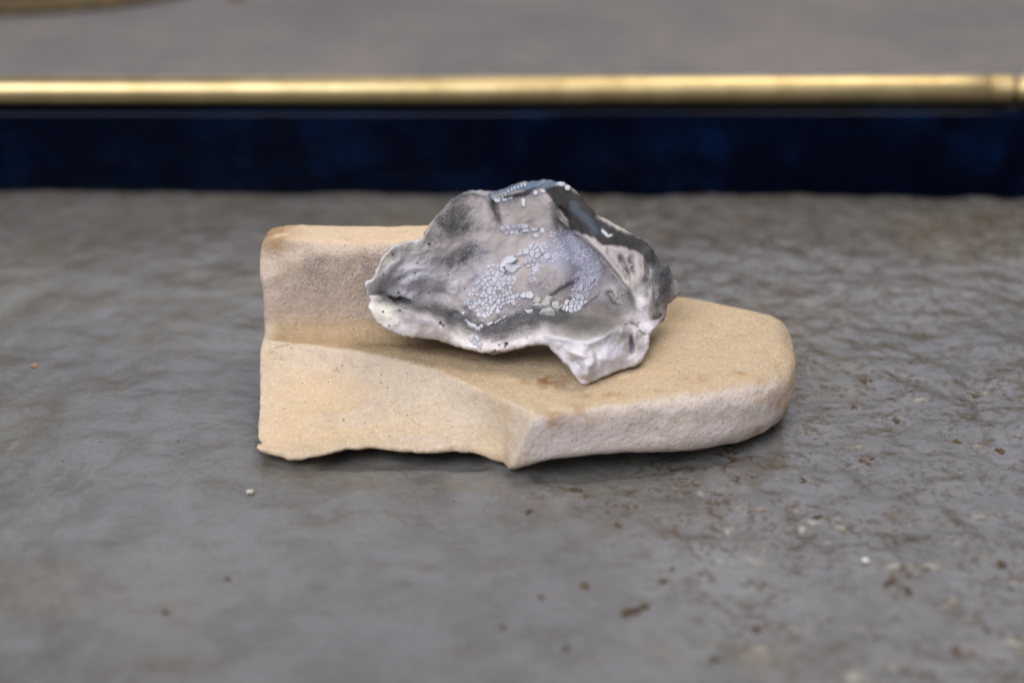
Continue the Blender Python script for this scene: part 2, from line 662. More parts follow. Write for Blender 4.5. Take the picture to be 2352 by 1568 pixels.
def brick_material():
    M = Mat('fireclay')
    c = M.attr('tint', 'Color')
    soot_shade = M.attr('soot_shade')
    v = M.noise(6, 4, 0.6)
    c = M.mix(M.ramp(v, 0.35, 0.7, 0, 0.3), c, (0.62, 0.48, 0.32))
    v2 = M.noise(2.4, 3, 0.6, stretch=(0.5, 1, 1))
    c = M.mix(M.ramp(v2, 0.5, 0.75, 0, 0.22), c, (0.36, 0.24, 0.14))
    # sandy grains
    gr = M.n('ShaderNodeSeparateColor')
    M.link(M.voronoi(0.9, out='Color'), gr.inputs[0])
    c = M.mix(M.ramp(gr.outputs[1], 0.0, 1.0, 0.0, 0.13), c, (0.42, 0.30, 0.19))
    c = M.mix(M.ramp(gr.outputs[2], 0.7, 1.0, 0.0, 0.22), c, (0.84, 0.72, 0.57))
    # sooty stipple
    st = M.noise(0.55, 3, 0.7)
    k = M.math('MULTIPLY_ADD', soot_shade, 0.32)
    k.node.inputs[2].default_value = -0.02
    th = M.math('SUBTRACT', 0.70, M.math('MULTIPLY', soot_shade, 0.34))
    c = M.mix(M.math('MULTIPLY', soot_shade, M.ramp(M.noise(3.5, 4, 0.65), 0.35, 0.65, 0.1, 0.75)), c, (0.36, 0.305, 0.285))
    f = M.ramp(st, M.math('SUBTRACT', th, 0.08), M.math('ADD', th, 0.08))
    c = M.mix(M.math('MULTIPLY', f, 0.5), c, (0.19, 0.16, 0.15))
    # hairline cracks
    cr = M.math('ABSOLUTE', M.math('SUBTRACT', M.noise(16, 5, 0.6, stretch=(0.5, 1.0, 1.2), dist=0.8), 0.5))
    crk = M.math('MULTIPLY', M.ramp(cr, 0.007, 0.002), M.ramp(M.noise(19, 2, 0.5), 0.56, 0.66))
    c = M.mix(M.math('MULTIPLY', crk, 0.55), c, (0.20, 0.13, 0.08))
    # tiny dark pits
    sp = M.voronoi(2.1)
    col = M.n('ShaderNodeSeparateColor')
    M.link(M.voronoi(2.1, out='Color'), col.inputs[0])
    dot = M.math('MULTIPLY', M.ramp(M.math('ADD', sp, M.ramp(M.noise(0.5, 2, 0.5), 0.3, 0.7, -0.05, 0.05)), 0.15, 0.08), M.ramp(col.outputs[0], 0.60, 0.75))
    c = M.mix(M.math('MULTIPLY', dot, 0.7), c, (0.10, 0.065, 0.04))
    M.set(Base_Color=c, Roughness=0.92)
    M.b.inputs['Specular IOR Level'].default_value = 0.15
    n = M.bump(M.noise(3.6, 5, 0.7), 0.9, 0.8)
    n = M.bump(M.noise(1.2, 4, 0.7), 0.55, 1.0, n)
    n = M.bump(M.noise(0.35, 2, 0.6), 0.08, 0.8, n)
    M.set(Normal=n)
    return M.m


def blob(px, py, cx, cy, rx, ry, rot=0.0):
    c, s = math.cos(rot), math.sin(rot)
    u = ((px - cx) * c + (py - cy) * s) / rx
    v = (-(px - cx) * s + (py - cy) * c) / ry
    return np.exp(-(u * u + v * v) * 1.2)


def lay(c, col, f):
    f = np.clip(f, 0, 1)[:, None]
    return c * (1 - f) + np.asarray(col) * f


def build_brick():
    h = 0.85
    lo = np.array([-87.0, -52.0, -1.5])
    n = [int((a - b) / h) + 1 for a, b in zip((98, 48, 54), lo)]
    ax = [lo[k] + h * np.arange(n[k]) for k in range(3)]
    X, Y, Z = np.meshgrid(*ax, indexing='ij')
    f = brick_field(X, Y, Z)
    V, F = surface_nets(f, lo, h)
    o = mesh_obj('brick_fragment', V, F, brick_material())
    me = o.data
    N = np.zeros(len(V) * 3)
    me.vertex_normals.foreach_get('vector', N) if hasattr(me.vertex_normals, 'foreach_get') else None
    N = N.reshape(-1, 3)
    x, y, z = V.T
    P = V
    c = np.tile(np.array([0.70, 0.54, 0.355]), (len(V), 1))
    nz = fbm(P, 22, 91, 3)
    c = lay(c, (0.63, 0.50, 0.385), smooth(-0.1, 0.7, nz) * 0.7)
    front = smooth(-0.3, -0.8, N[:, 1])
    topn = smooth(0.6, 0.95, N[:, 2])
    # pale lilac skin of the moulded front edge, and of the wall's face
    c = lay(c, (0.80, 0.70, 0.66), front * smooth(-6, 10, x) * (0.75 + 0.3 * noise(P, 14, 92)))
    wallf = front * smooth(8, 16, y) * smooth(18, 26, z)
    c = lay(c, (0.68, 0.55, 0.46), wallf * 0.85)
    # ochre top of the ledge
    led = topn * smooth(26, 23.5, z) * smooth(-62, -20, x + y * -0.6)
    c = lay(c, (0.595, 0.45, 0.265), led * 0.95)
    # pinkish middle of the break
    yt = np.interp(x, [-85, -77, -51, -23, -10, 8, 16, 30], [14, 11.0, 2.3, -13, -24.5, -41, -52, -70])
    br = smooth(1.0, -0.6, y - yt) * smooth(0.2, 0.4, N[:, 2]) * smooth(9, 4, x)
    c = lay(c, (0.67, 0.55, 0.425), br * smooth(-0.2, 0.4, 0.5 * noise(P, 16, 93) + 0.02 * (x + 55) + 0.05 * (z - 9)) * 0.95)
    c = lay(c, (0.68, 0.525, 0.33), br * smooth(0.05, 0.5, noise(np.stack([x * 0.25, y, z * 2], -1), 7, 89)) * smooth(13, 7, z) * 0.8)
    # ochre in the corner under the wall, deepened with painted shade
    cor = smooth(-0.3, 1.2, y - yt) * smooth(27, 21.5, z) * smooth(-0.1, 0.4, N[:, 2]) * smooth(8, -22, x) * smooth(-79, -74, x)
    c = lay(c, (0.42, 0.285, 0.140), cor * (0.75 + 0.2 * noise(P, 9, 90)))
    # brown scorch at the upper left corner, rust marks on the ledge
    s = blob(x, z, -78, 48, 8, 4.6) * smooth(12, 20, y)
    c = lay(c, (0.34, 0.195, 0.075), 1.3 * s * smooth(-0.9, 0.3, noise(P, 5, 94) + 0.4))
    rust = (0.36, 0.17, 0.05)
    wob = 3.0 * noise(P, 6, 95)
    for (cx, cy, rx, ry, a) in ((10, -20, 5, 4, .9), (13, -24, 3, 2, .8), (12, -23, 10, 6, .35), (25, -33, 7, 1.6, .7), (17, -38, 8, 2.2, .6), (12, -40, 3, 1.5, .6), (55, -25, 5, 2.5, .5),
                                (67, -22, 3, 1.4, .6), (72, -24, 6, 2.0, .5), (3, -21, 3, 2, .35), (42, -31, 3, 1.0, .6)):
        b = blob(x + wob * 0.5, y + wob * 0.35, cx, cy, rx, ry) * smooth(10, 16, z)
        c = lay(c, rust, 1.25 * a * b * smooth(-0.5, 0.2, noise(P, 2.6, 96)))
    for (cx, cz, rx, rz, a) in ((80, 13, 1.4, 2.6, .8), (83, 9, 1, 2.2, .9), (73, 6.5, 1.6, 2.2, .8), (74, 17, 3, 1.2, .5)):
        b = blob(x + wob * 0.25, z, cx, cz, rx, rz) * smooth(0.1, -0.2, N[:, 1])
        c = lay(c, (0.52, 0.26, 0.09), a * b)
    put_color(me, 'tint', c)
    soot_shade = 0.42 * blob(x, z, -50, 38, 24, 8.5) * wallf + 0.22 * wallf * smooth(-0.2, 0.6, noise(P, 9, 97))
    soot_shade = soot_shade + 0.16 * front * smooth(0, 15, x) * smooth(0.0, 0.6, noise(P, 10, 98))
    soot_shade = soot_shade + 0.42 * smooth(70, 90, x) * smooth(-0.3, 0.4, noise(P, 12, 99))
    soot_shade = soot_shade + 0.22 * led + 0.10
    put_float(me, 'soot_shade', np.clip(soot_shade, 0, 1))
    tag(o, 'broken cream fireclay brick fragment with an upstanding wall at the back left', 'brick')
    return o


build_brick()


# ================================================================== the clay shell
RIM = [(838, 650, 6), (842, 672, 4), (850, 690, 2), (845, 705, 0), (855, 722, -2), (868, 745, -5), (888, 757, -7), (915, 770, -8), (950, 776, -9), (1000, 781, -10),
       (1040, 792, -11), (1085, 807, -13), (1120, 810, -14), (1165, 805, -14.5), (1212, 796, -15), (1254, 794, -17), (1268, 806, -18.5), (1290, 828, -21), (1314, 854, -24),
       (1324, 871, -25.3), (1333, 882, -26), (1348, 885, -26), (1364, 875, -25), (1412, 855, -22), (1440, 846, -20), (1468, 834, -18), (1486, 808, -15), (1492, 788, -13), (1494, 768, -11), (1508, 752, -9),
       (1514, 742, -2), (1528, 724, 2), (1534, 702, 6), (1543, 692, 8), (1562, 674, 10), (1560, 658, 11), (1546, 632, 12), (1536, 612, 12), (1528, 604, 12), (1508, 588, 12),
       (1496, 570, 11), (1472, 548, 15), (1440, 530, 21), (1404, 510, 27), (1376, 496, 31), (1350, 470, 35.5), (1330, 446, 39.5), (1310, 430, 42), (1290, 420, 43.5), (1262, 414, 45),
       (1240, 414, 45), (1205, 418, 44.5), (1170, 428, 43.5), (1140, 438, 42), (1108, 437, 41.5), (1075, 439, 40), (1055, 447, 37), (1038, 457, 34), (1016, 480, 28), (1000, 496, 23),
       (988, 512, 19), (978, 530, 15.5), (968, 547, 14), (945, 553, 13), (915, 558, 12.5), (895, 572, 11.5), (878, 590, 10.5), (866, 614, 9.5), (858, 635, 8)]
INNER = [  # left lobe
    (872, 655, 8), (905, 600, 12), (905, 640, 11), (940, 590, 13.5), (960, 620, 13.5), (940, 655, 12), (985, 570, 15.5), (1000, 610, 15.5), (1000, 655, 14), (890, 668, 8.5),
    (930, 680, 10), (965, 690, 10), (1000, 700, 9.5), (1040, 700, 12),
    # folded lower lip
    (862, 696, 1), (885, 694, 0), (880, 720, -4.5), (915, 704, -2.5), (950, 707, -4), (985, 714, -5.5), (1012, 728, -7), (1030, 752, -9), (1052, 778, -11.5), (1085, 796, -13.5),
    (940, 740, -9), (985, 755, -10), (1130, 800, -15), (1180, 790, -15), (1220, 778, -15), (1250, 762, -15),
    # valley behind the lip
    (1040, 730, 6), (1065, 750, 1), (1085, 770, -5), (1110, 785, -10), (1140, 780, -9), (1180, 760, -5), (1110, 750, 3), (1150, 735, 7), (1200, 728, 6), (1230, 745, -3),
    # the broad back of the bowl
    (1060, 660, 18), (1060, 600, 22), (1050, 550, 25), (1060, 500, 30), (1090, 460, 37), (1110, 700, 12), (1110, 650, 18), (1110, 600, 24), (1110, 550, 28), (1125, 500, 34),
    (1150, 690, 14), (1160, 650, 18), (1160, 600, 24.5), (1170, 550, 30.5), (1160, 500, 34.5), (1160, 455, 40), (1200, 680, 15), (1215, 640, 18.5), (1220, 600, 24), (1230, 550, 30.5),
    (1220, 500, 35.5), (1215, 460, 40), (1250, 445, 41.5), (1250, 700, 10), (1255, 660, 15), (1265, 620, 21), (1280, 570, 26.5), (1270, 520, 32), (1275, 480, 36), (1300, 690, 11),
    (1300, 650, 17.5), (1310, 610, 22.5), (1325, 560, 26.5), (1310, 520, 31), (1350, 660, 15.5), (1355, 610, 21.5), (1375, 620, 19), (1300, 720, 2.5), (1350, 710, 5),
    # pouch on the right
    (1395, 645, 14), (1412, 660, 9.5), (1430, 675, 8), (1400, 690, 8), (1425, 700, 5.5), (1380, 680, 11), (1400, 720, 0), (1440, 722, -4), (1460, 735, -7.5),
    # the fold that comes round in front
    (1283, 452, 38.5), (1302, 478, 34), (1325, 512, 28.5), (1345, 540, 23), (1372, 570, 17.5), (1400, 600, 12.5), (1425, 632, 8), (1445, 660, 4.5), (1460, 690, 0.5), (1470, 715, -3.5),
    (1478, 745, -8), (1345, 490, 31), (1385, 535, 22), (1420, 560, 15.5), (1450, 585, 10), (1475, 620, 5.5), (1490, 660, 1), (1495, 700, -3), (1495, 735, -7), (1515, 640, 6.5),
    (1525, 670, 5.5), (1515, 710, 1),
    # spout at the front right
    (1265, 752, -13), (1290, 745, -9), (1300, 768, -17), (1340, 735, -4), (1345, 760, -12), (1349, 784, -22), (1390, 735, -6), (1388, 768, -19), (1415, 750, -17), (1438, 748, -16.5),
    (1465, 754, -13), (1300, 795, -20.5), (1340, 812, -23.0), (1375, 806, -22.0), (1345, 850, -26.0), (1372, 848, -24.0), (1410, 800, -20.5), (1440, 795, -19), (1470, 785, -16), (1440, 828, -19.5),
    (1318, 832, -22)]
# sharp lips: polyline, side of the hollow behind (+1 left of travel, -1 right), extra depth at start and end, width
LIPS = [
    ([(1268, 458), (1279, 473), (1295, 503), (1315, 530), (1345, 555), (1369, 577), (1398, 610), (1428, 646), (1448, 672), (1453, 695), (1450, 716)], 1, 8.0, 15.0, 34),
    ([(830, 688), (858, 678), (893, 684), (916, 703), (953, 707), (996, 711), (1024, 724), (1036, 749), (1062, 778)], -1, 12.0, 5.0, 34),
    ([(1238, 762), (1275, 768), (1302, 774), (1349, 781), (1385, 767), (1402, 754), (1418, 746), (1438, 747), (1462, 754)], -1, 5.0, 7.0, 30),
    ([(1119, 797), (1160, 786), (1196, 773), (1225, 758), (1249, 745)], -1, 3.0, 5.0, 30),
    ([(1395, 640), (1412, 644), (1428, 660), (1430, 682), (1424, 700), (1408, 694), (1396, 676)], -1, -2.0, -1.0, 14),
]
CTRL = np.array(RIM + INNER, float)


def _tps(r2):
    return 0.5 * r2 * np.log(np.maximum(r2, 1e-12))


def _fit():
    p = CTRL[:, :2] / 300.0
    n = len(p)
    K = _tps(((p[:, None] - p[None]) ** 2).sum(-1)) + np.eye(n) * 2e-4
    A = np.zeros((n + 3, n + 3))
    A[:n, :n] = K
    A[:n, n] = 1
    A[:n, n + 1:] = p
    A[n:, :n] = A[:n, n:].T
    return np.linalg.solve(A, np.concatenate([CTRL[:, 2], np.zeros(3)]))


TPS = _fit()
OUT = spline([(a, b) for a, b, _ in RIM], 2.6)
_j = P2(OUT[:, 0], OUT[:, 1])
OUT = OUT + np.stack([2.0 * noise(_j, 11, 101) + 1.0 * noise(_j, 5, 103), 2.0 * noise(_j, 11, 102) + 1.0 * noise(_j, 5, 104)], -1)

# creases pressed into (+) or ridges standing from (-) the sheet: polyline, depth mm, half width
CREASE = [
    ([(1300, 492), (1350, 543), (1395, 588), (1435, 635), (1464, 690), (1474, 745)], -2.6, 20), ([(1290, 798), (1345, 826), (1400, 822), (1455, 805)], -1.8, 22),
    ([(1385, 560), (1420, 600), (1440, 645)], 1.5, 9), ([(1498, 600), (1503, 650), (1500, 705)], 1.6, 7),
    ([(1130, 452), (1138, 475), (1144, 500), (1148, 522)], 2.2, 5), ([(1122, 455), (1128, 480), (1134, 510)], -1.0, 7),
    ([(872, 682), (905, 688), (960, 694)], 3.0, 5),
    ([(1060, 706), (1075, 712), (1092, 728)], 1.0, 3), ([(1000, 668), (1020, 672), (1045, 690)], 0.8, 3),
    ([(1424, 585), (1436, 615), (1446, 650)], 3.2, 6), ([(1444, 585), (1452, 610), (1454, 640)], 2.6, 5), ([(1433, 585), (1444, 625)], -1.4, 5),
    ([(1472, 580), (1478, 610), (1474, 650)], -1.5, 6), ([(1484, 590), (1490, 640), (1488, 690)], 2.0, 6),
    ([(1422, 748), (1440, 747), (1448, 758), (1449, 785), (1453, 820)], 4.0, 7), ([(1430, 752), (1428, 775)], -1.6, 9),
    ([(1300, 803), (1322, 816), (1352, 824)], -1.4, 6), ([(1352, 824), (1350, 850), (1342, 872)], -2.8, 14), ([(1312, 820), (1322, 834), (1332, 846)], 1.2, 5),
    ([(1330, 826), (1322, 846)], -0.8, 4), ([(1366, 812), (1372, 830), (1366, 852)], 1.2, 5),
    ([(1252, 690), (1290, 668), (1318, 652), (1340, 640)], 1.8, 6), ([(1262, 700), (1300, 682), (1330, 662)], -1.2, 8),
    ([(1335, 716), (1360, 694), (1385, 672)], 1.2, 4), ([(1388, 668), (1404, 676), (1412, 694), (1424, 704)], 2.2, 5),
    ([(1446, 735), (1462, 750), (1476, 748)], 2.0, 6), ([(1466, 758), (1482, 772)], 1.6, 3),
    ([(1520, 722), (1500, 734)], 1.8, 4), ([(1060, 742), (1090, 756), (1130, 752), (1180, 728)], 0.9, 8),
    ([(1090, 790), (1140, 776), (1200, 756)], -0.9, 6),
    ([(1140, 448), (1180, 446), (1215, 432), (1250, 428)], -1.4, 6), ([(1150, 455), (1200, 448), (1230, 440)], 1.4, 4),
    ([(1286, 470), (1300, 492), (1312, 508)], 1.5, 5),
    ([(880, 640), (900, 610), (930, 590)], -0.9, 9), ([(905, 650), (940, 632), (980, 622)], 0.6, 8),
    ([(1192, 618), (1222, 606), (1262, 612)], 1.0, 8), ([(1210, 650), (1245, 640), (1270, 612)], -1.4, 16),
]


def _shell_y(px, py):
    sh = px.shape
    p = np.stack([px.ravel(), py.ravel()], -1) / 300.0
    c = CTRL[:, :2] / 300.0
    n = len(c)
    out = np.empty(len(p))
    for k in range(0, len(p), 8000):
        q = p[k:k + 8000]
        r2 = (q[:, :1] - c[None, :, 0]) ** 2 + (q[:, 1:] - c[None, :, 1]) ** 2
        out[k:k + 8000] = _tps(r2) @ TPS[:n] + TPS[n] + q @ TPS[n + 1:]
    y = out.reshape(sh)
    P = P2(px, py)
    wx, wy = px + 2.5 * noise(P, 14, 105), py + 2.5 * noise(P, 14, 106)
    for line, amp, w in CREASE:
        L = np.asarray(line)
        lo, hi = L.min(0) - 3 * w - 4, L.max(0) + 3 * w + 4
        m = (px > lo[0]) & (px < hi[0]) & (py > lo[1]) & (py < hi[1])
        d, t = seg_dist(wx[m], wy[m], line)
        y[m] += 1.35 * amp * np.exp(-(d / w) ** 2) * smooth(-0.06, 0.3, np.minimum(t, 1 - t))
    for line, side, a0, a1, w in LIPS:
        L = spline(line, 6.0, closed=False)
        lo, hi = L.min(0) - 3 * w, L.max(0) + 3 * w
        m = (px > lo[0]) & (px < hi[0]) & (py > lo[1]) & (py < hi[1])
        qx, qy = px[m], py[m]
        d, t = seg_dist(qx, qy, L)
        k = np.clip((t * (len(L) - 1)).astype(int), 0, len(L) - 2)
        e = L[k + 1] - L[k]
        cr = (e[:, 0] * (qy - L[k, 1]) - e[:, 1] * (qx - L[k, 0])) * side
        s = np.where(cr > 0, d, -d)
        amp = (a0 + (a1 - a0) * t) * np.clip(np.minimum(t, 1 - t) * 6, 0, 1)
        y[m] += amp * smooth(-0.7, 0.9, s) * np.exp(-np.maximum(s - 2, 0) / w * 1.4)
        y[m] -= 0.16 * np.abs(amp) * np.exp(-((s + 6) / 7.0) ** 2)
    y = y + 0.9 * noise(P, 42, 111) + 0.5 * noise(P, 17, 112) + 0.14 * noise(P, 7, 113)
    return y


GX, GY = np.arange(815, 1586, 1.0), np.arange(395, 906, 1.0)
YGRID = _shell_y(*np.meshgrid(GX, GY))


def shell_y(px, py):
    u = np.clip(np.asarray(px, float) - GX[0], 0, len(GX) - 1.001)
    v = np.clip(np.asarray(py, float) - GY[0], 0, len(GY) - 1.001)
    i, j = u.astype(int), v.astype(int)
    a, b = u - i, v - j
    return (YGRID[j, i] * (1 - a) + YGRID[j, i + 1] * a) * (1 - b) + (YGRID[j + 1, i] * (1 - a) + YGRID[j + 1, i + 1] * a) * b


def shell_rim_roll(px, py):
    d, _ = seg_dist(px, py, np.concatenate([OUT, OUT[:1]]))
    w = 6.0
    t = 1 - np.clip(d / w, 0, 1)
    return 1.5 * (1 - np.sqrt(np.maximum(1 - t * t, 0)))


def shell_point(px, py):
    return at_y(px, py, shell_y(px, py))


def shell_frame(px, py):
    """points and outward (viewer side) normals of the sheet"""
    e = 2.0
    a = shell_point(px, py)
    u = shell_point(px + e, py) - shell_point(px - e, py)
    v = shell_point(px, py + e) - shell_point(px, py - e)
    n = np.cross(v, u)
    n /= np.linalg.norm(n, axis=-1, keepdims=True)
    s = np.sign((n * (np.array([0, -CAM_D, CAM_H]) - a)).sum(-1, keepdims=True))
    return a, n * s


def shell_material():
    M = Mat('raku_clay')
    c = M.attr('tint', 'Color')
    soot_shade = M.attr('soot_shade')
    glaze = M.attr('glaze')
    v = M.noise(5, 4, 0.6)
    c = M.mix(M.ramp(v, 0.40, 0.75, 0, 1.0), c, (0.84, 0.81, 0.80), 'MULTIPLY')
    c = M.mix(M.math('MULTIPLY', soot_shade, M.ramp(M.noise(2.6, 4, 0.65), 0.3, 0.7, 0.45, 0.95)), c, (0.095, 0.092, 0.10))
    st = M.noise(0.42, 3, 0.75)
    th = M.math('SUBTRACT', 0.72, M.math('MULTIPLY', soot_shade, 0.28))
    f = M.ramp(st, M.math('SUBTRACT', th, 0.07), M.math('ADD', th, 0.07))
    c = M.mix(M.math('MULTIPLY', f, 0.88), c, (0.050, 0.050, 0.056))
    M.set(Base_Color=c)
    M.set(Roughness=M.ramp(glaze, 0.0, 1.0, 0.72, 0.22))
    M.b.inputs['Specular IOR Level'].default_value = 0.35
    n = M.bump(M.noise(3.2, 4, 0.6, dist=0.8), 0.7, 0.6)
    n = M.bump(M.noise(1.0, 3, 0.6), 0.22, 0.8, n)
    n = M.bump(M.noise(0.3, 2, 0.6), 0.05, 0.6, n)
    M.set(Normal=n)
    return M.m


def shell_paint(px, py):
    P = P2(px, py)
    n1, n2, n3 = noise(P, 60, 121), noise(P, 24, 122), noise(P, 10, 123)
    wx, wy = px + 7 * n2 + 3 * n3, py + 7 * noise(P, 24, 124) + 3 * noise(P, 10, 125)

    def B(cx, cy, rx, ry, rot=0.0):
        return blob(wx, wy, cx, cy, rx, ry, rot)

    def L(line, w):
        d, _ = seg_dist(wx, wy, line)
        return np.exp(-(d / w) ** 2)
    c = np.tile(np.array([0.42, 0.375, 0.37]), (len(px), 1))
    # lilac wash over the left lobe, lavender over the right of the bowl
    c = lay(c, (0.60, 0.565, 0.605), B(950, 635, 115, 65))
    c = lay(c, (0.365, 0.36, 0.455), (B(1340, 610, 70, 70) + 0.8 * B(1290, 570, 50, 40)) * 0.85)
    c = lay(c, (0.38, 0.39, 0.50), (B(1090, 595, 30, 26) + 0.7 * B(1120, 640, 40, 30) + 0.8 * B(1250, 590, 40, 18)) * 0.55)
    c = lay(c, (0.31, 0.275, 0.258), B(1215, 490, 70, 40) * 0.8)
    # pale lip
    lip = L([(842, 655), (866, 625), (885, 590), (915, 568), (960, 560)], 16)
    c = lay(c, (0.66, 0.63, 0.57), lip * 0.95)
    lip2 = L([(850, 700), (880, 735), (930, 752), (985, 760), (1040, 782), (1100, 802), (1170, 798), (1235, 778), (1262, 780)], 20)
    c = lay(c, (0.75, 0.69, 0.685), lip2)
    c = lay(c, (0.74, 0.72, 0.58), B(880, 715, 28, 32) * 0.9 + B(890, 600, 14, 12) * 0.5)
    c = lay(c, (0.70, 0.66, 0.68), B(848, 652, 16, 16))
    # right fold, pouch and spout
    c = lay(c, (0.50, 0.45, 0.43), L([(1335, 535), (1400, 595), (1445, 650), (1470, 710), (1480, 750)], 28) * 0.8)
    c = lay(c, (0.74, 0.69, 0.72), L([(1472, 680), (1480, 730), (1478, 775), (1462, 815)], 15) * 0.9)
    c = lay(c, (0.68, 0.62, 0.62), B(1414, 656, 22, 20) + B(1445, 722, 20, 16))
    sp = smooth(-4, 5, py - np.interp(px, [1249, 1302, 1349, 1385, 1402, 1418, 1438, 1470, 1500], [764, 774, 781, 767, 754, 746, 747, 745, 735])) * smooth(1245, 1262, px)
    c = lay(c, (0.70, 0.665, 0.70), sp * 0.95)
    c = lay(c, (0.72, 0.70, 0.64), B(1320, 800, 32, 14) * 0.7)
    c = lay(c, (0.115, 0.110, 0.090), B(1345, 746, 100, 30, 0.02))  # greenish grey hollow above the spout, its shade painted in
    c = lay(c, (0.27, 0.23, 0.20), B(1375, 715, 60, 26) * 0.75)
    # blue glaze on the far rim, black and slate glaze down the right rim
    top = L([(1132, 442), (1165, 440), (1200, 430), (1235, 424), (1270, 424)], 9)
    c = lay(c, (0.105, 0.150, 0.215), smooth(0.25, 0.6, top))
    c = lay(c, (0.62, 0.66, 0.70), L([(1048, 452), (1075, 444), (1105, 442), (1124, 452)], 5) * 0.9)
    c = lay(c, (0.50, 0.56, 0.60), L([(1285, 422), (1306, 432)], 6) * 0.9)
    bd = sd_poly(wx * 0.5 + px * 0.5, wy * 0.5 + py * 0.5, [(1250, 434), (1300, 426), (1335, 450), (1372, 488), (1380, 506), (1425, 530), (1484, 548), (1506, 575), (1500, 602), (1484, 596), (1468, 582), (1440, 570),
                                                          (1412, 566), (1385, 562), (1365, 545), (1338, 538), (1314, 528), (1297, 502), (1278, 472)])
    band = smooth(4, -4, bd)
    c = lay(c, (0.018, 0.017, 0.016), band)
    c = lay(c, (0.016, 0.014, 0.014), band * np.clip(B(1285, 452, 40, 22, 0.6) * 1.5 + smooth(0.1, 0.6, n3), 0, 1))
    slate = L([(1318, 470), (1345, 500), (1366, 532)], 15)
    c = lay(c, (0.050, 0.070, 0.098), smooth(0.5, 0.95, slate) * band * 0.8)
    c = lay(c, (0.52, 0.47, 0.40), L([(1376, 500), (1410, 518), (1440, 534)], 5) * 0.7)
    c = lay(c, (0.62, 0.68, 0.72), L([(1388, 532), (1404, 542)], 3.2))
    c = lay(c, (0.55, 0.62, 0.68), L([(1486, 600), (1490, 630), (1484, 670)], 5) * 0.85)
    c = lay(c, (0.50, 0.58, 0.68), B(1178, 690 + 24, 16, 10) * 0.45)
    c = lay(c, (0.055, 0.055, 0.058), (B(1522, 642, 24, 40) * 1.3 + B(1500, 600, 20, 24)) * 0.8)
    # black drips and dots
    dots = [(1163, 789, 4.5), (1160, 796, 2.6), (1147, 792, 2.4), (1130, 785, 1.6), (1137, 804, 2.4), (1152, 772, 2.2), (1012, 742, 4), (1018, 747, 3), (918, 712, 3), (880, 716, 3.2),
            (894, 748, 2.4), (903, 584, 3), (986, 560, 3.4), (881, 630, 2), (917, 640, 2), (915, 672, 3.4), (958, 605, 2.2), (953, 628, 2), (985, 672, 2.2), (1030, 632, 1.8),
            (1068, 662, 2.2), (1036, 614, 1.8), (1098, 760, 2.2), (1138, 765, 2), (1210, 775, 1.8), (1122, 768, 1.6)]
    r = noise(P, 3.2, 131) * 0.8
    for (a, b, w) in dots:
        c = lay(c, (0.020, 0.018, 0.020), smooth(w + 0.9, w - 0.6, np.hypot(px - a, (py - b) * 1.15) + r))
    # smoke, plus painted shade in the valley, hollow and behind the fold
    s = 0.95 * B(1052, 498, 44, 50) + 0.50 * B(1022, 522, 34, 30) + 0.70 * B(1055, 590, 36, 28) + 0.40 * B(1085, 575, 30, 24)
    s += 0.62 * L([(1128, 448), (1140, 480), (1148, 520)], 8)
    s += 0.50 * L([(1040, 456), (1075, 452), (1110, 450), (1124, 458)], 9) + 0.35 * L([(1150, 458), (1200, 452), (1240, 446)], 9)
    s += 0.92 * L([(885, 686), (905, 690), (960, 700), (1020, 716), (1065, 738), (1110, 752), (1170, 742), (1230, 724), (1290, 730)], 17)  # soot and painted shade along the slit and valley
    s += 0.42 * L([(1070, 770), (1120, 775), (1180, 762), (1240, 742)], 17) + 0.50 * B(1200, 700, 60, 26) + 0.32 * B(1285, 700, 40, 30)
    s += 0.30 * B(1240, 648, 55, 40) + 0.5 * B(1255, 530, 22, 14) + 0.35 * B(1165, 470, 40, 20)
    s += 0.10 * B(960, 650, 60, 30) + 0.32 * B(1345, 735, 100, 30) + 0.05 * B(1400, 650, 40, 50)  # middle term paints shade into the hollow above the spout
    s += 1.0 * B(1520, 640, 28, 50) + 0.75 * B(1498, 590, 26, 28) + 0.45 * B(1520, 700, 26, 26) + 0.40 * B(1480, 690, 12, 50) + 0.55 * B(1452, 790, 14, 22)
    s += 0.5 * L([(1426, 585), (1440, 620), (1448, 650)], 5) + 0.4 * L([(1448, 760), (1450, 810)], 5)
    s += 0.30 * B(1130, 665, 60, 60) + 0.28 * B(1330, 600, 50, 60) + 0.3 * B(1320, 690, 30, 40) + 0.3 * B(1180, 530, 40, 12) + 0.25 * B(1420, 692, 26, 14)
    s += 0.16 * L([(1290, 512), (1325, 552), (1365, 590), (1395, 625), (1425, 668)], 9) + 0.18 * B(1385, 635, 14, 30)  # dark speckle with painted shade just inside the fold
    s += 0.45 * L([(1448, 690), (1455, 720), (1448, 738)], 8) + 0.4 * L([(1500, 680), (1504, 730)], 7)
    s += 0.10 + 0.12 * n1 + 0.12 * n2
    s -= 0.6 * lip2 * 0.6 + 0.5 * sp
    gl = np.clip(smooth(0.25, 0.6, top) + 0.12 * band + 0.7 * L([(1388, 532), (1404, 542)], 6), 0, 1)
    return c, np.clip(s, 0, 1) * (1 - 0.7 * gl), gl


SHELL = empty('clay_shell', (0, -5, 20))
tag(SHELL, 'crumpled grey raku clay bowl with white crackled glaze resting on the brick fragment', 'bowl')
OFF = np.array([0.0, -5.0, 20.0])


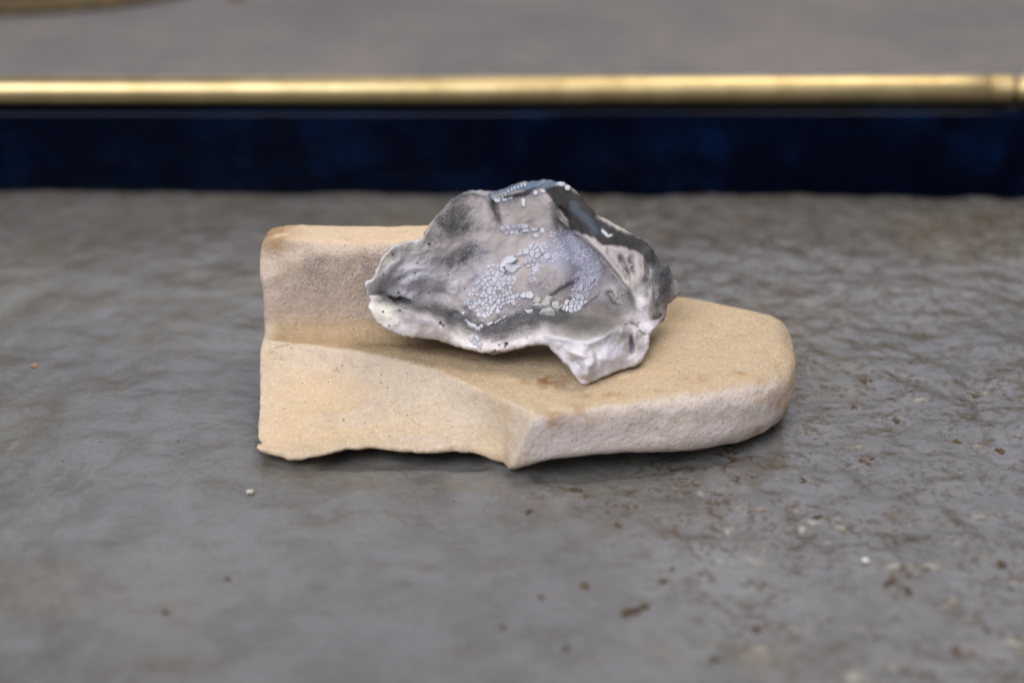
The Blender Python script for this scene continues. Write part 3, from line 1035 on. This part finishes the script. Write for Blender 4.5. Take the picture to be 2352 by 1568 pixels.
def build_shell():
    st = 2.5
    gx, gy = np.meshgrid(np.arange(830, 1572, st), np.arange(404, 892, st))
    gx = gx + (np.arange(gx.shape[0]) % 2)[:, None] * st * 0.5
    gx, gy = gx.ravel(), gy.ravel()
    m = in_poly(gx, gy, OUT)
    gx, gy = gx[m], gy[m]
    d, _ = seg_dist(gx, gy, np.concatenate([OUT, OUT[:1]]))
    k = d > 1.5
    extra = []
    for line, side, a0, a1, w in LIPS:
        L = spline(line, 2.0, closed=False)
        t = np.gradient(L, axis=0)
        nrm = np.stack([-t[:, 1], t[:, 0]], -1) / (np.hypot(t[:, 0], t[:, 1])[:, None] + 1e-9)
        ld, _ = seg_dist(gx, gy, L)
        k &= ld > 2.2
        for o_ in (-1.0, 0.1, 1.2):
            extra.append(L + nrm * o_)
    extra = np.concatenate(extra)
    ok = in_poly(extra[:, 0], extra[:, 1], OUT)
    extra = extra[ok]
    ed, _ = seg_dist(extra[:, 0], extra[:, 1], np.concatenate([OUT, OUT[:1]]))
    pts = np.concatenate([OUT, np.stack([gx[k], gy[k]], -1), extra[ed > 1.5]])
    nb = len(OUT)
    res = geometry.delaunay_2d_cdt([Vector(p) for p in pts], [], [list(range(nb))], 1, 1e-6)
    q = np.array([(v.x, v.y) for v in res[0]])
    tris = np.array([f for f in res[2] if len(f) == 3], np.int64)
    px, py = q.T
    Y = _shell_y(px, py) + shell_rim_roll(px, py)
    front = at_y(px, py, Y)
    a, b, c = front[tris[:, 0]], front[tris[:, 1]], front[tris[:, 2]]
    fn = np.cross(b - a, c - a)
    view = np.array([0, -CAM_D, CAM_H]) - (a + b + c) / 3
    flip = (fn * view).sum(-1) < 0
    tris[flip] = tris[flip][:, ::-1]
    fn[flip] *= -1
    N = np.zeros_like(front)
    for k in range(3):
        np.add.at(N, tris[:, k], fn)
    N /= np.linalg.norm(N, axis=1, keepdims=True) + 1e-12
    ray = front - np.array([0, -CAM_D, CAM_H])
    ray /= np.linalg.norm(ray, axis=1, keepdims=True)
    dirn = ray * 0.45 - N * 0.55
    dirn /= np.linalg.norm(dirn, axis=1, keepdims=True)
    dd, _ = seg_dist(px, py, np.concatenate([OUT, OUT[:1]]))
    thick = 1.6 + 2.2 * smooth(0, 14, dd) + 0.4 * noise(P2(px, py), 30, 141)
    back = front + dirn * thick[:, None]
    back[:, 2] = np.maximum(back[:, 2], 20.6)
    n = len(front)
    # boundary edges: used by one triangle only
    E = np.concatenate([tris[:, [0, 1]], tris[:, [1, 2]], tris[:, [2, 0]]])
    key = np.sort(E, 1)
    u, inv, cnt = np.unique(key, axis=0, return_inverse=True, return_counts=True)
    bd = E[cnt[inv.ravel()] == 1]
    F = [tuple(t) for t in tris] + [tuple(t[::-1] + n) for t in tris]
    F += [(int(y_), int(x_), int(x_) + n, int(y_) + n) for x_, y_ in bd]
    V = np.concatenate([front, back]) - OFF
    o = mesh_obj('shell_body', V, F, shell_material(), SHELL)
    col, soot_shade, gl = shell_paint(px, py)
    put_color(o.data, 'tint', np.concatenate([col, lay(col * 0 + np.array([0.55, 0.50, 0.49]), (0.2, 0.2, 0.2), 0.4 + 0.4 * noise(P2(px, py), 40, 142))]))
    put_float(o.data, 'soot_shade', np.concatenate([soot_shade, 0.35 + 0.3 * noise(P2(px, py), 60, 143)]))
    put_float(o.data, 'glaze', np.concatenate([gl, gl * 0]))
    return o


build_shell()


# ------------------------------------------------------------------ crackled glaze flakes lying on the shell
def flake_material(name, a, b):
    M = Mat(name)
    c = M.mix(M.ramp(M.noise(2.0, 3, 0.6), 0.35, 0.7), a, b)
    st = M.noise(0.4, 2, 0.7)
    c = M.mix(M.ramp(st, 0.68, 0.76, 0, 0.35), c, (0.2, 0.2, 0.22))
    M.b.inputs['Specular IOR Level'].default_value = 0.2
    M.set(Base_Color=c, Roughness=0.75, Normal=M.bump(M.noise(0.8, 3, 0.6), 0.10, 0.6))
    M.b.inputs['Specular IOR Level'].default_value = 0.4
    return M.m


FL_WHITE = flake_material('white_glaze', (0.55, 0.56, 0.615), (0.44, 0.45, 0.505))
FL_LILAC = flake_material('lilac_glaze', (0.48, 0.475, 0.54), (0.41, 0.405, 0.46))
FL_LAVENDER = flake_material('lavender_glaze', (0.50, 0.50, 0.60), (0.43, 0.43, 0.52))
FL_CREAM = flake_material('cream_glaze', (0.44, 0.435, 0.42), (0.33, 0.32, 0.30))


def clip_half(poly, p, nrm):
    out = []
    for i in range(len(poly)):
        a, b = poly[i], poly[(i + 1) % len(poly)]
        da, db = (a - p) @ nrm, (b - p) @ nrm
        if da <= 0:
            out.append(a)
        if (da < 0) != (db < 0) and abs(da - db) > 1e-12:
            out.append(a + (b - a) * (da / (da - db)))
    return out


def cells(poly, size, seed, gap=1.0, jit=0.38, ragged=0.0):
    """cracked cells (lists of px points) filling a region"""
    rg = np.random.default_rng(seed)
    Q = np.asarray(poly, float)
    lo, hi = Q.min(0) - size * 2, Q.max(0) + size * 2
    S = []
    row = 0
    y = lo[1]
    while y < hi[1]:
        x = lo[0] + (row % 2) * size * 0.5
        while x < hi[0]:
            S.append((x + rg.uniform(-jit, jit) * size, y + rg.uniform(-jit, jit) * size))
            x += size
        y += size * 0.86
        row += 1
    S = np.array(S)
    inside = in_poly(S[:, 0], S[:, 1], Q)
    out = []
    for i in np.nonzero(inside)[0]:
        s = S[i]
        c = [s + size * 1.2 * np.array(k) for k in ((-1, -1), (1, -1), (1, 1), (-1, 1))]
        dist = np.hypot(*(S - s).T)
        for j in np.argsort(dist)[1:16]:
            m = (S[j] + s) / 2
            nr = (S[j] - s) / dist[j]
            c = clip_half(c, m - nr * gap * rg.uniform(0.35, 0.75), nr)
            if len(c) < 3:
                break
        if len(c) < 3:
            continue
        c = np.array(c)
        if len(c) >= 3:
            out.append(c)
    return out


def chaikin(c, k=0.13):
    r = []
    for a, b in zip(c, np.roll(c, -1, 0)):
        r.append(a * (1 - k) + b * k)
        r.append(a * k + b * (1 - k))
    return np.array(r)


def flake_geometry(c, lift, thick, rg, tilt=0.0, round_=True):
    c = np.asarray(c, float)
    keep = [0]
    for i in range(1, len(c)):
        if np.hypot(*(c[i] - c[keep[-1]])) > 0.5:
            keep.append(i)
    c = c[keep]
    if len(c) < 3:
        return None
    if round_:
        c = chaikin(c)
    cen = c.mean(0)
    if np.hypot(*(c - cen).T).mean() < 1.0:
        return None
    c = cen + (c - cen) * (1 + rg.uniform(-0.11, 0.09, (len(c), 1)))
    n = len(c)
    inner = cen + (c - cen) * 0.93
    allp = np.concatenate([c, inner, [cen]])
    pt, nm = shell_frame(allp[:, 0], allp[:, 1])
    ncen = nm.mean(0)
    ncen /= np.linalg.norm(ncen)
    nm = nm * 0.35 + ncen * 0.65
    t = rg.uniform(-1, 1, 2) * tilt
    edge = ((allp - cen) @ t)[:, None] * 0.16
    low = pt[:n] - nm[:n] * 0.25
    mid = pt[:n] + nm[:n] * (lift + thick * 0.55 + np.maximum(edge[:n], -lift))
    top = pt[n:2 * n] + nm[n:2 * n] * (lift + thick + np.maximum(edge[n:2 * n], -lift))
    ctr = pt[-1:] + nm[-1:] * (lift + thick * 1.0)
    V = np.concatenate([low, mid, top, ctr]) - OFF
    F = []
    for i in range(n):
        j = (i + 1) % n
        F += [(i, j, n + j, n + i), (n + i, n + j, 2 * n + j, 2 * n + i), (2 * n + i, 2 * n + j, 3 * n)]
    a, b, cc = V[F[2][0]], V[F[2][1]], V[F[2][2]]
    if np.cross(b - a, cc - a) @ ncen < 0:
        F = [f[::-1] for f in F]
    return V, F


def crop(pts):
    """points measured on an enlargement of the bowl"""
    return [(1016.1 + x * 0.2040, 489.2 + y * 0.2040) for x, y in pts]


def build_flakes():
    rg = np.random.default_rng(5)
    jobs = []   # (cell, lift, thick, tilt, material)

    def patch(poly, size, seed, mat, gap=1.3, lift=0.05, thick=0.32, tilt=0.12, jit=0.44, drop=0.06):
        for c in cells(crop(poly), size, seed, gap, jit):
            if rg.random() >= drop:
                pick = mat if mat is not FL_WHITE or rg.random() > 0.28 else FL_LILAC
                jobs.append((c, lift, thick * rg.uniform(0.6, 1.3), tilt, pick))

    # main cluster: small on the left, larger towards the foot, lilac and faint above
    patch([(210, 1030), (300, 920), (380, 930), (390, 1070), (300, 1085)], 9.5, 1, FL_WHITE)
    patch([(380, 960), (500, 880), (640, 830), (760, 870), (870, 930), (800, 1030), (690, 1040), (640, 1100), (560, 1170), (430, 1190), (370, 1100)], 10.0, 2, FL_WHITE, gap=1.1, thick=0.3)
    patch([(370, 770), (460, 660), (560, 560), (610, 650), (700, 690), (830, 730), (820, 830), (640, 830), (480, 880), (420, 800)], 11.5, 3, FL_LILAC, gap=0.9, thick=0.2)
    patch([(300, 920), (370, 780), (430, 830), (400, 920)], 8.5, 4, FL_LILAC, gap=1.2, thick=0.3)
    # tiled row under the crack
    patch([(650, 150), (760, 128), (880, 130), (880, 225), (850, 270), (740, 240), (655, 215)], 12.5, 6, FL_LILAC, gap=0.8, jit=0.3, thick=0.3, drop=0.0)
    for q in ([(880, 128), (960, 128), (966, 172), (888, 180)], [(890, 188), (968, 178), (972, 218), (900, 222)], [(1000, 168), (1076, 172), (1072, 206), (1012, 204)],
              [(1022, 236), (1088, 228), (1094, 276), (1036, 284)], [(1112, 176), (1136, 172), (1152, 210), (1146, 232), (1110, 230)]):
        jobs.append((np.array(crop(q)), 0.05, 0.5, 0.1, FL_WHITE))
    # the large loose sheets
    for q in ([(636, 604), (672, 540), (722, 496), (792, 480), (806, 516), (850, 542), (790, 588), (700, 592), (690, 640)], [(708, 606), (800, 594), (888, 606), (838, 650), (798, 690), (706, 668)],
              [(640, 612), (690, 648), (700, 690), (650, 660)]):
        jobs.append((np.array(crop(q)), 0.25, 0.7, 0.5, FL_WHITE))
    patch([(815, 440), (900, 398), (1000, 400), (1010, 340), (1130, 400), (1240, 468), (1190, 512), (1090, 500), (1060, 540), (1000, 540), (960, 500), (840, 500)], 14.0, 7, FL_LILAC, gap=1.5, thick=0.45, tilt=0.3)
    patch([(915, 530), (1000, 515), (1110, 555), (1100, 620), (1050, 660), (1000, 620), (930, 600)], 11.0, 8, FL_LILAC, gap=1.2, thick=0.4)
    patch([(985, 690), (1060, 660), (1050, 740), (1025, 850), (990, 860)], 7.0, 9, FL_LILAC, gap=1.0, thick=0.25, drop=0.25)
    # right hand column
    patch([(1330, 1110), (1410, 1000), (1440, 920), (1520, 900), (1620, 950), (1600, 1060), (1540, 1120), (1400, 1145)], 10.5, 10, FL_WHITE, gap=1.3, thick=0.4, drop=0.0)
    patch([(1440, 930), (1470, 840), (1500, 760), (1600, 760), (1680, 820), (1640, 940), (1540, 930)], 7.5, 12, FL_LILAC, gap=1.2, thick=0.3)
    for q in ([(1520, 860), (1556, 792), (1588, 830), (1584, 880), (1552, 900)], [(1640, 760), (1680, 728), (1716, 750), (1700, 790), (1656, 796)]):
        jobs.append((np.array(crop(q)), 0.3, 0.5, 0.1, FL_WHITE))
    # curled heap in the middle of the valley
    for q in ([(1020, 1020), (1070, 958), (1120, 985), (1112, 1020), (1060, 1034)], [(1110, 1020), (1190, 950), (1262, 996), (1220, 1012), (1226, 1050), (1150, 1062)], [(1014, 1046), (1080, 1030), (1160, 1070), (1100, 1086), (1040, 1078)],
              [(1226, 1040), (1296, 1008), (1322, 1050), (1300, 1110), (1240, 1090)], [(1090, 1150), (1120, 1098), (1220, 1090), (1250, 1120), (1270, 1156), (1180, 1150)], [(1280, 1110), (1350, 1050), (1362, 1066), (1310, 1130)]):
        jobs.append((np.array(crop(q)), 0.5, 0.7, 0.35, FL_CREAM))
    for q in ([(880, 930), (940, 884), (946, 964), (900, 962)], [(946, 886), (1010, 880), (1038, 930), (1020, 974), (950, 964)]):
        jobs.append((np.array(crop(q)), 0.2, 0.7, 0.2, FL_WHITE))
    # slivers
    for q in ([(926, 1092), (960, 1108), (1032, 1100), (1010, 1134), (960, 1138)], [(500, 1252), (566, 1238), (560, 1262), (512, 1280)], [(576, 1246), (664, 1194), (680, 1198), (590, 1256)], [(680, 1184), (726, 1158), (724, 1176), (690, 1200)],
              [(262, 1226), (300, 1254), (390, 1270), (384, 1300), (320, 1290), (280, 1262)], [(362, 1306), (410, 1290), (440, 1310), (420, 1334)], [(412, 1282), (440, 1262), (464, 1284), (450, 1308)], [(208, 1128), (240, 1118), (256, 1140), (236, 1160)],
              [(250, 1212), (272, 1216), (268, 1244)], [(440, 1230), (452, 1220), (458, 1240)]):
        jobs.append((np.array(crop(q)), 0.1, 0.55, 0.2, FL_WHITE))
    patch([(275, 1370), (440, 1378), (446, 1490), (300, 1510)], 13.5, 13, FL_WHITE, gap=1.2, thick=0.4)
    # flakes standing off the pouch
    patch([(1890, 950), (1990, 920), (2110, 920), (2115, 1010), (2000, 1060), (1930, 1010)], 13.0, 14, FL_CREAM, gap=1.0, lift=0.2, thick=0.5, tilt=0.25)
    # beads of glaze along the far rim
    for k in range(9):
        t = k / 8
        x, y = 1146 + 60 * t, 458 - 27 * t - 5 * math.sin(t * 3)
        jobs.append((np.array([(x - 2.4, y - 2), (x + 1.6, y - 2.8), (x + 2.6, y + 1.4), (x - 1, y + 2.8)]), 0.2, 0.7, 0.1, FL_WHITE))
    for (x, y, w, h_) in ((1134, 456, 6, 5), (1144, 462, 7, 4), (1158, 461, 7, 3), (1172, 457, 7, 3), (1201, 466, 5, 11), (1231, 444, 5, 6), (1247, 441, 6, 4), (1290, 425, 8, 5), (1303, 433, 7, 6)):
        jobs.append((np.array([(x - w, y - h_), (x + w, y - h_ * .7), (x + w * .8, y + h_), (x - w * .7, y + h_ * .8)]) * 1.0, 0.1, 0.6, 0.1, FL_WHITE))
    n = 0
    for c, lift, thick, tilt, mat in jobs:
        g = flake_geometry(c, lift, thick, rg, tilt)
        if g is None:
            continue
        if n < 300:
            mesh_obj('glaze_flake', g[0], g[1], mat, SHELL, smooth_shade=False)
            n += 1
    # hair-fine crackle, far too small to tell apart
    V, F = [], []
    for poly, size, seed in (([(1215, 225), (1330, 195), (1460, 205), (1590, 300), (1690, 400), (1800, 520), (1640, 620), (1560, 640), (1440, 540), (1330, 470), (1290, 330), (1215, 300)], 8.0, 21),
                             ([(1640, 620), (1770, 520), (1815, 580), (1800, 700), (1740, 810), (1640, 790), (1560, 730), (1480, 720), (1560, 650)], 7.4, 22),
                             ([(240, 900), (330, 830), (380, 860), (330, 910), (290, 940)], 6.0, 23), ([(1010, 340), (1160, 330), (1220, 420), (1150, 410)], 8.0, 24),
                             ([(420, 640), (560, 540), (640, 600), (620, 650), (560, 560), (450, 660), (400, 760)], 7.5, 25), ([(1110, 470), (1290, 430), (1340, 480), (1250, 560), (1120, 560)], 7.0, 26),
                             ([(1020, 600), (1120, 570), (1080, 680), (1030, 720)], 6.5, 27), ([(1580, 760), (1700, 800), (1650, 900), (1620, 960), (1640, 880)], 6.0, 28)):
        for c in cells(crop(poly), size, seed, 1.7):
            if rg.random() < 0.12:
                continue
            g = flake_geometry(c, 0.0, 0.15, rg, 0.0, round_=False)
            if g is None:
                continue
            b = len(V)
            V += [tuple(v) for v in g[0]]
            F += [tuple(i + b for i in f) for f in g[1]]
    o = mesh_obj('fine_crackle', V, F, FL_LAVENDER, SHELL, smooth_shade=False)
    o['kind'] = 'stuff'
    print('flakes', n, 'of', len(jobs))


build_flakes()


# ================================================================== small things
def lump(name, center, radii, seed, mat, rough=0.25, cleft=None, res=14):
    V, F = [], []
    for i in range(res + 1):
        th = math.pi * i / res
        for j in range(res * 2):
            ph = math.pi * j / res
            V.append((math.sin(th) * math.cos(ph), math.sin(th) * math.sin(ph), math.cos(th)))
    V = np.array(V)
    r = 1 + rough * noise(V * 10, 9, seed) + 0.5 * rough * noise(V * 10, 4, seed + 1)
    if cleft is not None:
        r = r * (1 - 0.45 * np.exp(-((V[:, 0] - cleft) / 0.22) ** 2))
    V = V * r[:, None] * np.array(radii)
    n = res * 2
    for i in range(res):
        for j in range(n):
            F.append((i * n + j, (i + 1) * n + j, (i + 1) * n + (j + 1) % n, i * n + (j + 1) % n))
    o = mesh_obj(name, V, F, mat)
    o.location = [v / 1000 for v in center]
    return o


def plain(name, a, b, rough=0.6, size=1.5, metal=0.0):
    M = Mat(name)
    M.set(Base_Color=M.mix(M.ramp(M.noise(size, 3, 0.6), 0.35, 0.7), a, b), Roughness=rough, Metallic=metal, Normal=M.bump(M.noise(size * 0.5, 3, 0.6), 0.1, 0.6))
    return M.m


def floor_z(x, y):
    return float(floor_height(np.array([x]), np.array([y]))[0])


def on_floor(px, py):
    x, y, z = on_level(px, py, 0)
    return x, y, floor_z(x, y)


CHALK = plain('chalky_crumb', (0.62, 0.57, 0.48), (0.42, 0.37, 0.30))
x, y, z = on_floor(575, 1129)
o = lump('crumb', (x, y, z + 0.6), (1.1, 0.9, 0.85), 201, CHALK, 0.2, cleft=0.0)
tag(o, 'tiny pale split crumb on the floor below the left end of the brick', 'crumb')
x, y, z = on_floor(78, 838)
o = lump('crumb', (x, y, z + 0.35), (1.1, 0.8, 0.6), 202, plain('orange_crumb', (0.42, 0.23, 0.11), (0.30, 0.16, 0.08)), 0.5)
tag(o, 'tiny orange crumb on the floor at the far left', 'crumb')
x, y, z = on_floor(1988, 1286)
o = lump('crumb', (x, y, z + 0.45), (0.95, 0.7, 0.6), 203, plain('white_crumb', (0.85, 0.84, 0.80), (0.65, 0.63, 0.58)), 0.35)
tag(o, 'tiny white crumb on the rough floor at lower right', 'crumb')


def build_grit():
    rg = np.random.default_rng(3)
    V, F = [], []
    spots = [(1455, 1402, 22, 7), (1345, 1340, 9, 6), (1420, 1200, 8, 4), (1215, 1165, 6, 4), (2040, 1330, 12, 6), (2085, 1350, 10, 5), (1985, 1050, 14, 6), (2200, 1010, 9, 3), (2300, 1025, 12, 4),
             (1850, 1100, 7, 4), (1990, 872, 10, 4), (2130, 640, 14, 4), (2300, 1290, 9, 5), (1640, 1500, 9, 6), (1300, 1480, 7, 5), (1740, 1440, 9, 8), (1155, 1440, 6, 5), (1520, 1330, 7, 4), (1830, 1580, 18, 6),
             (2200, 1490, 10, 6), (380, 1398, 6, 4), (880, 862, 3, 2), (520, 1320, 4, 3), (1540, 1300, 6, 4), (1880, 1180, 6, 3), (2060, 960, 7, 4), (2240, 900, 6, 3), (1960, 930, 7, 3), (1240, 1370, 6, 4)]
    for (a, b, w, h_) in spots:
        for k in range(4):
            px, py = a + rg.normal() * w * 0.55, b + rg.normal() * h_ * 0.6
            x, y, z = on_floor(px, py)
            V, F = grain(V, F, x, y, z, rg.uniform(0.5, 1.05) * (0.7 + w / 22), rg)
    for k in range(1100):
        px = rg.uniform(0, 2352)
        if rg.random() > 0.25 + 0.75 * px / 2352:
            continue
        py = rg.uniform(480, 1560)
        x, y, z = on_floor(px, py)
        if -84 < x < 96 and -50 < y < 48:
            continue
        V, F = grain(V, F, x, y, z, 0.10 + 0.30 * rg.random() ** 2.5, rg)
    o = mesh_obj('grit', V, F, plain('dark_grit', (0.105, 0.062, 0.028), (0.045, 0.030, 0.018), 0.8), smooth_shade=False)
    tag(o, 'fine dark brown grit scattered over the floor', 'grit', kind='stuff')


def grain(V, F, x, y, z, s, rg):
    b = len(V)
    base = [(1, 0, 0), (0.2, 1, 0), (-1, 0.2, 0), (0, -1, 0), (0, 0, 0.8), (0, 0, -0.5)]
    ang = rg.uniform(0, 6.28)
    ca, sa = math.cos(ang), math.sin(ang)
    for p in base:
        q = np.array(p) * s * rg.uniform(0.6, 1.3, 3) * np.array([1.3, 0.9, 0.7])
        V.append((x + q[0] * ca - q[1] * sa, y + q[0] * sa + q[1] * ca, z + q[2] + 0.15 * s))
    for (i, j) in ((0, 1), (1, 2), (2, 3), (3, 0)):
        F.append((b + i, b + j, b + 4))
        F.append((b + j, b + i, b + 5))
    return V, F


build_grit()

# a brass dish foot on the upper surface, almost out of the picture
V, F = lathe_z([(20, 46), (112, 41.0), (118, 41.5), (120, 44), (118, 47), (110, 49.5), (80, 55), (40, 75), (30, 110), (28, 150), (12, 152)], 72)
o = mesh_obj('brass_stand', V, F, plain('aged_brass', (0.13, 0.088, 0.036), (0.07, 0.05, 0.022), 0.6, 12, 0.35))
o.location = (-0.290, 0.503, 0)
tag(o, 'round foot of an aged brass stand at the upper left, out of focus', 'stand')
x, y, z = on_level(545, -2, 42)
o = lump('pebble', (x, y, 43.5), (4.5, 4.0, 2.6), 204, plain('red_brown', (0.20, 0.10, 0.075), (0.13, 0.07, 0.05)))
tag(o, 'small reddish brown pebble on the upper surface beyond the rod', 'pebble')
x, y, z = on_level(2362, 192, 42)
o = lump('pale_stone', (x + 3.0, y, 47.5), (4.5, 6, 8), 205, plain('pale_stone', (0.55, 0.53, 0.50), (0.40, 0.39, 0.37)), 0.2)
tag(o, 'pale stone just beyond the rounded end of the brass rod', 'stone')
